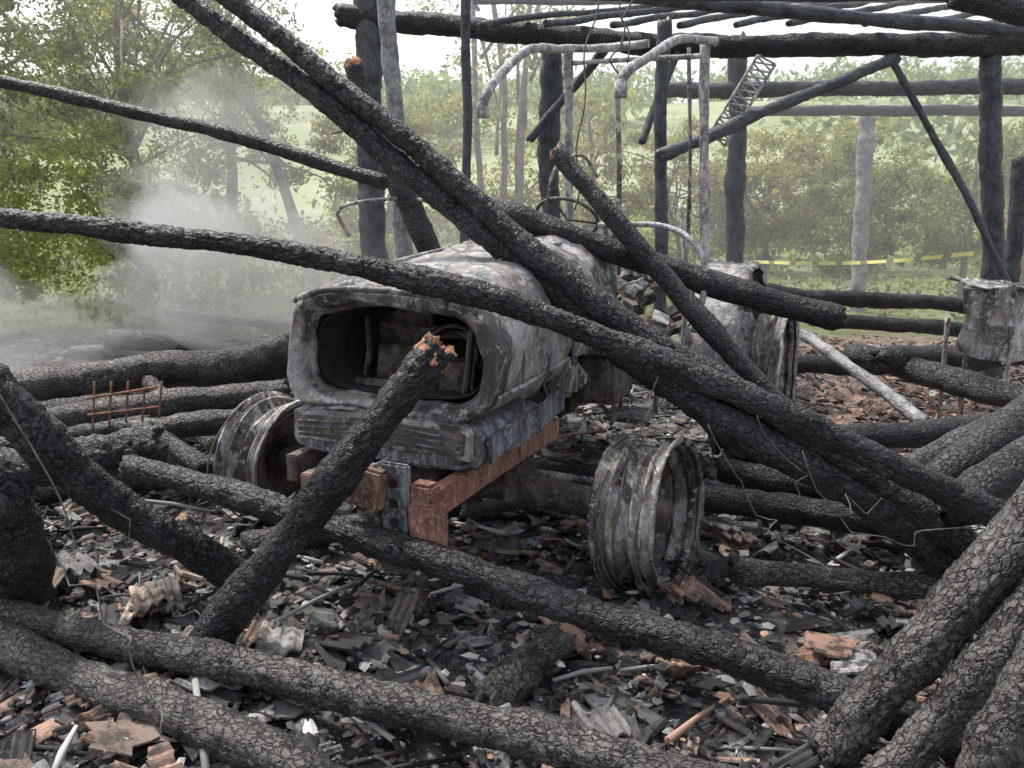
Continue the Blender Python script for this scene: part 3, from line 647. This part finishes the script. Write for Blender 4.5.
tree('tree',1.6,18.5,4.4,1.8,1.0,M_leafR,80,110,.055,.12)
tree('shrub',.3,19.5,3.0,1.9,.2,M_leafR,80,110,.055,.08)
for (x,y,h,cr) in [(3.4,18,3.6,1.5),(5.0,17,3.3,1.25),(6.6,16.5,3.1,1.15),(8.2,15.5,3.3,1.3),(9.9,16.5,3.4,1.4),(11.5,18,4.0,1.8),(6.4,22,3.7,1.8),(9.2,23,4.2,2.0)]:
    tree('shrub',x,y,h,cr,.35,random.choice([M_leafR,M_leafR,M_leafL]),120,170,.038,.07,spread=.25)
C=[]
for k in range(400):
    x=random.uniform(-26,30); y=random.uniform(20,27); h=random.uniform(.2,1.3)
    C.append(np.array([x,y,gz(x,y)+h])+rng.normal(size=(60,3))*np.array([.6,.5,.35]))
leafmesh('undergrowth',np.concatenate(C),.10,M_leafL)
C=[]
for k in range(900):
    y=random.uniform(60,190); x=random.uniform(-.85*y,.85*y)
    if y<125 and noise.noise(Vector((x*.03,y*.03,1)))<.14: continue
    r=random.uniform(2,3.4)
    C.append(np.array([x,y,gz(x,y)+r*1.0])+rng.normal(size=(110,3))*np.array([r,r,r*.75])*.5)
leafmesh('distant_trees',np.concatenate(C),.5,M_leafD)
C=[]
for k in range(9000):
    x=random.uniform(-12,16); y=random.uniform(11.5,20); C.append((x,y,gz(x,y)+random.uniform(0,.16)))
leafmesh('grass',np.array(C),.06,M_leafL)

# ------------------------------------------------------------ smoke (thin homogeneous volumes)
def volmat(name,d,an=.3):
    m=bpy.data.materials.new(name); m.use_nodes=True; nt=m.node_tree; nt.nodes.remove(nt.nodes['Principled BSDF'])
    v=N(nt,'ShaderNodeVolumeScatter'); v.inputs['Color'].default_value=(.985,.99,1,1); v.inputs['Density'].default_value=d; v.inputs['Anisotropy'].default_value=an
    nt.links.new(v.outputs[0],nt.nodes['Material Output'].inputs['Volume']); return m
sm=empty('smoke')
def puff(c,r,d,sd):
    import bmesh
    bm=bmesh.new(); bmesh.ops.create_icosphere(bm,subdivisions=5,radius=1)
    for v in bm.verts:
        q=v.co*1.3+Vector((sd*5.3,sd,0)); k=1+.6*noise.noise(q)+.35*noise.noise(q*2.3)+.18*noise.noise(q*5)
        v.co=Vector((v.co.x*r[0]*k+c[0],v.co.y*r[1]*k+c[1],v.co.z*r[2]*k+c[2]))
    me=bpy.data.meshes.new('puff'); bm.to_mesh(me); bm.free(); me.materials.append(volmat('smoke_volume',d))
    o=bpy.data.objects.new('puff',me); col.objects.link(o); o.parent=sm
puff((-2.55,7.3,1.15),(1.05,.85,.75),.52,1)
puff((-2.9,8.6,1.9),(1.0,.55,1.0),.40,2)
puff((-4.2,6.8,.55),(1.0,.5,.55),.6,3)
puff((-1.3,9.0,1.1),(1.0,.4,.7),.36,4)
V=[(x,y,z) for x in(-16,18) for y in(9.95,14.3) for z in(-.6,7.5)]
F=[(0,1,3,2),(4,6,7,5),(0,4,5,1),(2,3,7,6),(0,2,6,4),(1,5,7,3)]
mkobj('drifting_smoke_haze',V,F,volmat('haze_volume',.050),smooth=False)

# ------------------------------------------------------------ light, camera
w=bpy.data.worlds.new('World'); scn.world=w; w.use_nodes=True; nt=w.node_tree
sky=nt.nodes.new('ShaderNodeTexSky'); sky.sky_type='NISHITA'; sky.sun_disc=False
EL,AZ=R(58),R(-42)
sky.sun_elevation=EL; sky.sun_rotation=AZ; sky.dust_density=3; sky.air_density=1.3; sky.ozone_density=1
hs=nt.nodes.new('ShaderNodeHueSaturation'); hs.inputs['Saturation'].default_value=.4; hs.inputs['Value'].default_value=1.7
bg=nt.nodes['Background']; bg.inputs[1].default_value=.15; nt.links.new(sky.outputs[0],hs.inputs['Color']); nt.links.new(hs.outputs[0],bg.inputs[0])
sd=bpy.data.lights.new('sun','SUN'); sd.energy=4.4; sd.angle=R(6); sd.color=(1,.95,.86)
so=bpy.data.objects.new('sun',sd); col.objects.link(so)
dirv=Vector((math.sin(AZ)*math.cos(EL),math.cos(AZ)*math.cos(EL),math.sin(EL)))
so.rotation_euler=dirv.to_track_quat('Z','Y').to_euler()
cd=bpy.data.cameras.new('camera'); cd.lens=29.88; cd.sensor_width=36; cd.clip_end=2000; cd.clip_start=.05
co=bpy.data.objects.new('camera',cd); col.objects.link(co); co.location=(0,0,1.75); co.rotation_euler=(R(78),0,0); scn.camera=co
